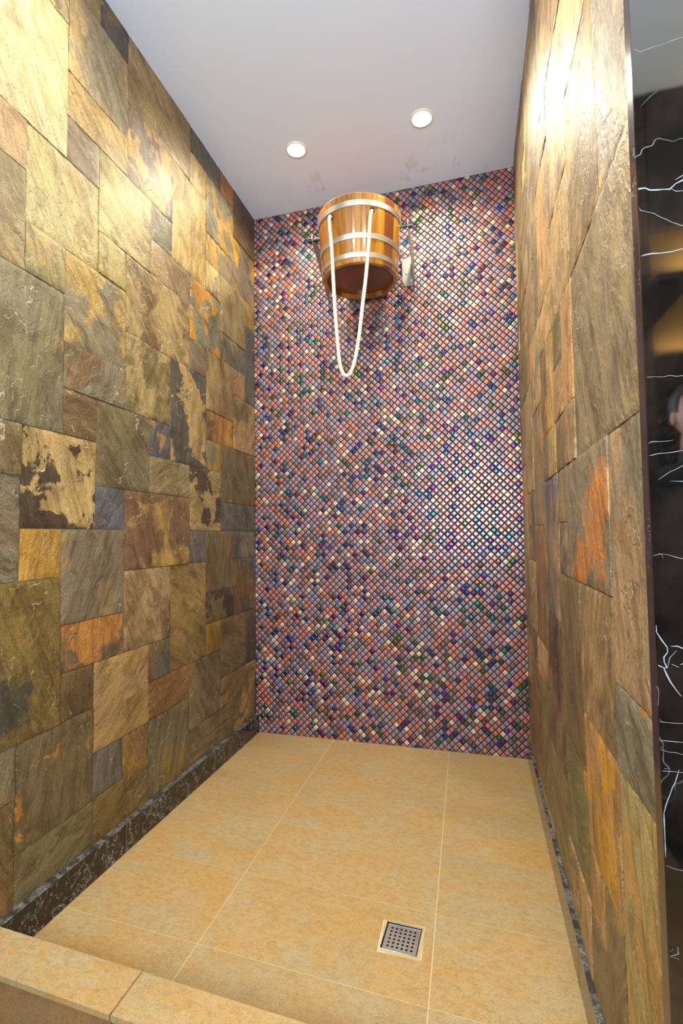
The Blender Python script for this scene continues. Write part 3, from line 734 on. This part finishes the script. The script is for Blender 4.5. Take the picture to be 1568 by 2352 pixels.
# rope
def tube(bm, pts, r, n=12):
    P = [Vector(p) for p in pts]; rings = []
    for i, p in enumerate(P):
        d = (P[min(i+1, len(P)-1)]-P[max(i-1, 0)]).normalized()
        a = d.cross(Vector((0, 1, 0.13))).normalized(); b = d.cross(a)
        rings.append([bm.verts.new(p+(a*math.cos(2*math.pi*k/n)+b*math.sin(2*math.pi*k/n))*r) for k in range(n)])
    for s, q in zip(rings, rings[1:]):
        for k in range(n): bm.faces.new((s[k], s[(k+1) % n], q[(k+1) % n], q[k]))
    bm.faces.new(rings[0][::-1]); bm.faces.new(rings[-1]); bmesh.ops.recalc_face_normals(bm, faces=bm.faces)
def catmull(pts, m=8):
    out = []; P = [pts[0]]+list(pts)+[pts[-1]]
    for i in range(1, len(P)-2):
        p0, p1, p2, p3 = (np.array(P[i+k], float) for k in (-1, 0, 1, 2))
        for j in range(m):
            t_ = j/m; out.append(tuple(.5*((2*p1)+(-p0+p2)*t_+(2*p0-5*p1+4*p2-p3)*t_**2+(-p0+3*p1-3*p2+p3)*t_**3)))
    out.append(tuple(pts[-1])); return out
L = [(.601, 2.600), (.596, 2.585), (.605, 2.448), (.612, 2.281), (.618, 2.145), (.627, 2.011), (.636, 1.908), (.646, 1.862), (.656, 1.842), (.669, 1.836), (.682, 1.842), (.693, 1.860), (.710, 1.911), (.730, 2.020), (.748, 2.160), (.764, 2.280), (.778, 2.422), (.787, 2.544), (.793, 2.586), (.796, 2.602)]
pts = [(x-.699, 1.09-1.28-.004, z-2.366) for x, z in L]
pts = [(-.094, -.150, .236), (-.096, -.172, .237)]+pts[1:-1]+[(.096, -.172, .237), (.094, -.150, .236)]
bm = bmesh.new(); tube(bm, catmull(pts, 10), .0088)
t = NT('white_rope'); co = t.coord()
wv = t.n('ShaderNodeTexWave', bands_direction='Z', ins={'Scale': 55., 'Distortion': 1.5, 'Detail': 1.}); t.l(t.mapping(co, (1, 1, 1), (.5, .9, 0)), wv.inputs['Vector'])
t.set(Base_Color=t.mix(wv.outputs[1], lin((.80, .77, .70)), lin((.93, .91, .86))), Roughness=.8, Normal=t.bump(wv.outputs[1], .6, .002))
obj('pull_rope', bm, t.m, bk, True)['label'] = 'white braided pull rope hanging in a loop'
for sx in (-1, 1):
    bm = bmesh.new(); lathe(bm, [(.0125, -.0035), (.0125, .004)], 24, 'y', (sx*.0965, -.1805, .237)); obj('rope_hole', bm, simple('dark_hole', (.16, .09, .05), .8), bk)

# ------------------------------------------------------------------ wall brackets
def bracket(side):
    xw = .699+side*.2445; yw = Db(xw)-.0065
    o = empty('bucket_bracket', (xw, yw, 2.45),
              'steel wall bracket with three round screws holding the bucket axle, on its right side' if side > 0 else 'steel wall bracket holding the bucket axle, mostly hidden on its left side', 'bracket', 'bucket brackets on the mosaic wall')
    ya = 1.28-yw
    bm = bmesh.new()
    prism(bm, [(0, 0, 0), (0, 0, .165), (0, ya+.012, .205), (0, ya-.014, .195), (0, ya-.018, .165), (0, ya-.006, .145), (0, -.02, .0)], (-side*.003, 0, 0))
    obj('arm_plate', bm, PLATE, o)
    bm = bmesh.new(); w = -side*.066
    prism(bm, [(0, 0, 0), (w*.80, 0, 0), (w*.98, 0, .03), (w, 0, .145), (w*.5, 0, .160), (0, 0, .165)], (0, -.003, 0))
    obj('wall_plate', bm, PLATE, o)
    for dx, dz in ((-.012, .118), (-.040, .072), (-.017, .030)):
        bm = bmesh.new(); lathe(bm, [(.009, -.003), (.009, -.0045), (.0065, -.007), (.003, -.0078)], 20, 'y', (side*dx, 0, dz))
        obj('screw', bm, simple('zinc_screw', (.80, .82, .78), .35, .3), o, True)
bracket(1); bracket(-1)

# ------------------------------------------------------------------ floor drain
def drain():
    cx = (DR['x0']+DR['x1'])/2; cy = (DR['y0']+DR['y1'])/2; z = zfl(cx, cy)
    o = empty('floor_drain', (cx, cy, z), 'square steel drain grate with six rows of square holes in the sandy tiled floor', 'drain')
    o.rotation_euler = (0, 0, math.radians(-4))
    hw = .050
    bm = bmesh.new()
    for a in ((-hw, hw, -hw, -hw+.0022), (-hw, hw, hw-.0022, hw), (-hw, -hw+.0022, -hw+.0022, hw-.0022), (hw-.0022, hw, -hw+.0022, hw-.0022)):
        box(bm, a[0], a[1], a[2], a[3], -.03, .0022, .0006)
    obj('frame', bm, simple('polished_rim', (.85, .84, .80), .12, 1.), o)
    bm = bmesh.new(); hp = hw-.0045
    ed = [-hp]; n = 6; hs = .0062; p = .0128
    for i in range(n):
        c = (i-(n-1)/2)*p; ed += [c-hs/2, c+hs/2]
    ed.append(hp)
    m = len(ed); zt, zb = -.0008, -.0028
    top = [[bm.verts.new((x, y, zt)) for y in ed] for x in ed]; bot = [[bm.verts.new((x, y, zb)) for y in ed] for x in ed]
    hole = lambda i, j: i % 2 == 1 and j % 2 == 1 and i < m-1 and j < m-1
    for i in range(m-1):
        for j in range(m-1):
            if hole(i, j):
                for (a, b) in (((i, j), (i+1, j)), ((i+1, j), (i+1, j+1)), ((i+1, j+1), (i, j+1)), ((i, j+1), (i, j))):
                    bm.faces.new((top[a[0]][a[1]], top[b[0]][b[1]], bot[b[0]][b[1]], bot[a[0]][a[1]]))
            else:
                bm.faces.new((top[i][j], top[i+1][j], top[i+1][j+1], top[i][j+1])); bm.faces.new((bot[i][j], bot[i][j+1], bot[i+1][j+1], bot[i+1][j]))
    obj('grate', bm, STEEL, o)
    bm = bmesh.new(); box(bm, -hw+.003, hw-.003, -hw+.003, hw-.003, -.032, -.030); obj('sump', bm, simple('sump_dark', (.10, .07, .05), .6), o)
    bm = bmesh.new()
    for a in ((-hw-.0075, hw+.0075, -hw-.0075, -hw), (-hw-.0075, hw+.0075, hw, hw+.0075), (-hw-.0075, -hw, -hw, hw), (hw, hw+.0075, -hw, hw)):
        box(bm, a[0], a[1], a[2], a[3], -.01, -.0003)
    obj('grout_collar', bm, simple('collar_grout', (.78, .69, .50), .8), o)
drain()

# ------------------------------------------------------------------ person standing in the front room (seen mirrored)
def person():
    px, py = 2.02, -1.73; fz = -.04
    root = empty('person', (px, py, fz), 'person in dark clothes standing still, faintly mirrored in the black marble', 'person')
    def cap(bm, a, b, ra, rb, n=14):
        a, b = Vector(a), Vector(b); d = (b-a); Ln = d.length; q = Vector((0, 0, 1)).rotation_difference(d)
        prof = []
        for i in range(5): th = math.pi/2*(i/5); prof.append((ra*math.sin(th)+1e-4, -ra*math.cos(th)))
        prof += [(ra, 0), ((ra+rb)/2, Ln/2), (rb, Ln)]
        for i in range(1, 6): th = math.pi/2*(i/5); prof.append((rb*math.cos(th)+1e-4, Ln+rb*math.sin(th)))
        rings = []
        for r, h in prof:
            rings.append([bm.verts.new(a+q @ Vector((r*math.cos(2*math.pi*k/n), r*math.sin(2*math.pi*k/n), h))) for k in range(n)])
        for s, t_ in zip(rings, rings[1:]):
            for k in range(n): bm.faces.new((s[k], s[(k+1) % n], t_[(k+1) % n], t_[k]))
        bm.faces.new(rings[0][::-1]); bm.faces.new(rings[-1])
    def ell(bm, c, r):
        g = bmesh.ops.create_uvsphere(bm, u_segments=24, v_segments=16, radius=1)
        for v in g['verts']: v.co = Vector((v.co.x*r[0]+c[0], v.co.y*r[1]+c[1], v.co.z*r[2]+c[2]))
    def fuse(name, bm, mat, vox, parent=root, sm=4):
        o = obj(name, bm, mat, parent)
        m = o.modifiers.new('r', 'REMESH'); m.mode = 'VOXEL'; m.voxel_size = vox; m.use_smooth_shade = True
        s = o.modifiers.new('s', 'SMOOTH'); s.iterations = sm; s.factor = .5
        dg = bpy.context.evaluated_depsgraph_get(); me = bpy.data.meshes.new_from_object(o.evaluated_get(dg))
        o.modifiers.clear(); o.data = me
        for p in me.polygons: p.use_smooth = True
        return o
    skin = simple('skin', (.64, .44, .35), .5); cloth = simple('dark_shirt', (.10, .10, .11), .8); tr = simple('dark_trousers', (.12, .12, .15), .85); hairm = simple('dark_hair', (.13, .09, .06), .6)
    J = dict(hip=.86, sh=1.36, neck=1.42)
    bm = bmesh.new()
    hz = 1.575
    ell(bm, (0, -.005, hz+.02), (.074, .094, .100)); ell(bm, (0, .025, hz-.045), (.058, .070, .070)); ell(bm, (0, .050, hz-.088), (.030, .035, .026))
    cap(bm, (0, .088, hz+.012), (0, .112, hz-.026), .008, .013); ell(bm, (.013, .100, hz-.03), (.009, .009, .008)); ell(bm, (-.013, .100, hz-.03), (.009, .009, .008))
    cap(bm, (-.035, .078, hz+.030), (.035, .078, hz+.030), .011, .011); cap(bm, (-.017, .089, hz-.058), (.017, .089, hz-.058), .007, .007)
    for s in (-1, 1): ell(bm, (s*.074, -.008, hz-.005), (.010, .020, .030)); ell(bm, (s*.040, .068, hz-.022), (.020, .022, .018))
    cap(bm, (0, -.02, 1.30), (0, -.003, 1.49), .058, .052)
    ell(bm, (0, -.01, 1.18), (.165, .10, .20)); ell(bm, (0, 0, .95), (.145, .10, .16)); ell(bm, (0, -.01, 1.32), (.175, .085, .075))
    for s in (-1, 1):
        cap(bm, (s*.19, -.01, 1.335), (s*.225, -.02, 1.06), .047, .038); cap(bm, (s*.225, -.02, 1.06), (s*.225, .03, .82), .037, .025)
        cap(bm, (s*.09, 0, .88), (s*.10, .005, .48), .083, .055); cap(bm, (s*.10, .005, .48), (s*.105, -.015, .08), .054, .036)
        cap(bm, (s*.105, -.03, .045), (s*.12, .14, .03), .038, .030)
        # hand: palm, four unequal curled fingers, thumb
        cap(bm, (s*.225, .032, .80), (s*.222, .045, .745), .026, .028)
        for i, ln in enumerate((.036, .042, .039, .030)):
            yy = .068-.018*i
            cap(bm, (s*.222, yy, .735), (s*.219, yy+.003, .735-ln), .0085, .008); cap(bm, (s*.219, yy+.003, .735-ln), (s*.205, yy+.004, .735-ln*1.75), .008, .0068)
        cap(bm, (s*.220, .062, .785), (s*.212, .088, .755), .011, .009); cap(bm, (s*.212, .088, .755), (s*.204, .092, .728), .009, .0078)
    body = fuse('body', bm, skin, .0055, sm=3)
    for s in (-1, 1):
        bm = bmesh.new(); ell(bm, (s*.032, .075, hz+.008), (.0115, .0125, .0095)); obj('eye', bm, simple('eye_white', (.42, .38, .36), .4), body, True)
        bm = bmesh.new(); ell(bm, (s*.032, .0865, hz+.008), (.0055, .0020, .0055)); obj('iris', bm, simple('eye_dark', (.10, .07, .05), .2), body, True)
    bm = bmesh.new(); ell(bm, (0, -.020, hz+.035), (.082, .096, .100))
    for v in [v for v in bm.verts if v.co.z < hz-.02-(v.co.y*.4) or (v.co.y > .045 and v.co.z < hz+.075)]: bm.verts.remove(v)
    ed = bmesh.ops.extrude_face_region(bm, geom=bm.faces[:]); 
    for v in [g for g in ed['geom'] if isinstance(g, bmesh.types.BMVert)]: v.co = Vector((v.co.x*.93, v.co.y*.93, hz+.035+(v.co.z-hz-.035)*.93))
    obj('hair', bm, hairm, root, True)
    bm = bmesh.new(); g = .009
    ell(bm, (0, -.01, 1.18), (.165+g, .10+g, .20+g)); ell(bm, (0, 0, .98), (.15+g, .10+g, .15)); ell(bm, (0, -.01, 1.32), (.175+g, .085+g, .075+g)); cap(bm, (0, -.02, 1.33), (0, -.008, 1.425), .066, .060)
    for s in (-1, 1): cap(bm, (s*.19, -.01, 1.335), (s*.225, -.02, 1.06), .047+g, .040+g); cap(bm, (s*.225, -.02, 1.06), (s*.225, .027, .835), .040+g, .029+g)
    fuse('shirt', bm, cloth, .009)
    bm = bmesh.new(); ell(bm, (0, 0, .90), (.15, .106, .11))
    for s in (-1, 1): cap(bm, (s*.09, 0, .88), (s*.10, .005, .48), .094, .066); cap(bm, (s*.10, .005, .48), (s*.105, -.012, .10), .066, .056)
    fuse('trousers', bm, tr, .009)
    for s in (-1, 1):
        bm = bmesh.new(); cap(bm, (s*.105, -.04, .050), (s*.122, .155, .038), .048, .037); box(bm, s*.112-.045, s*.112+.045, -.085, .19, 0, .022, .008)
        fuse('shoe', bm, simple('black_shoe', (.06, .06, .06), .5), .006)
person()
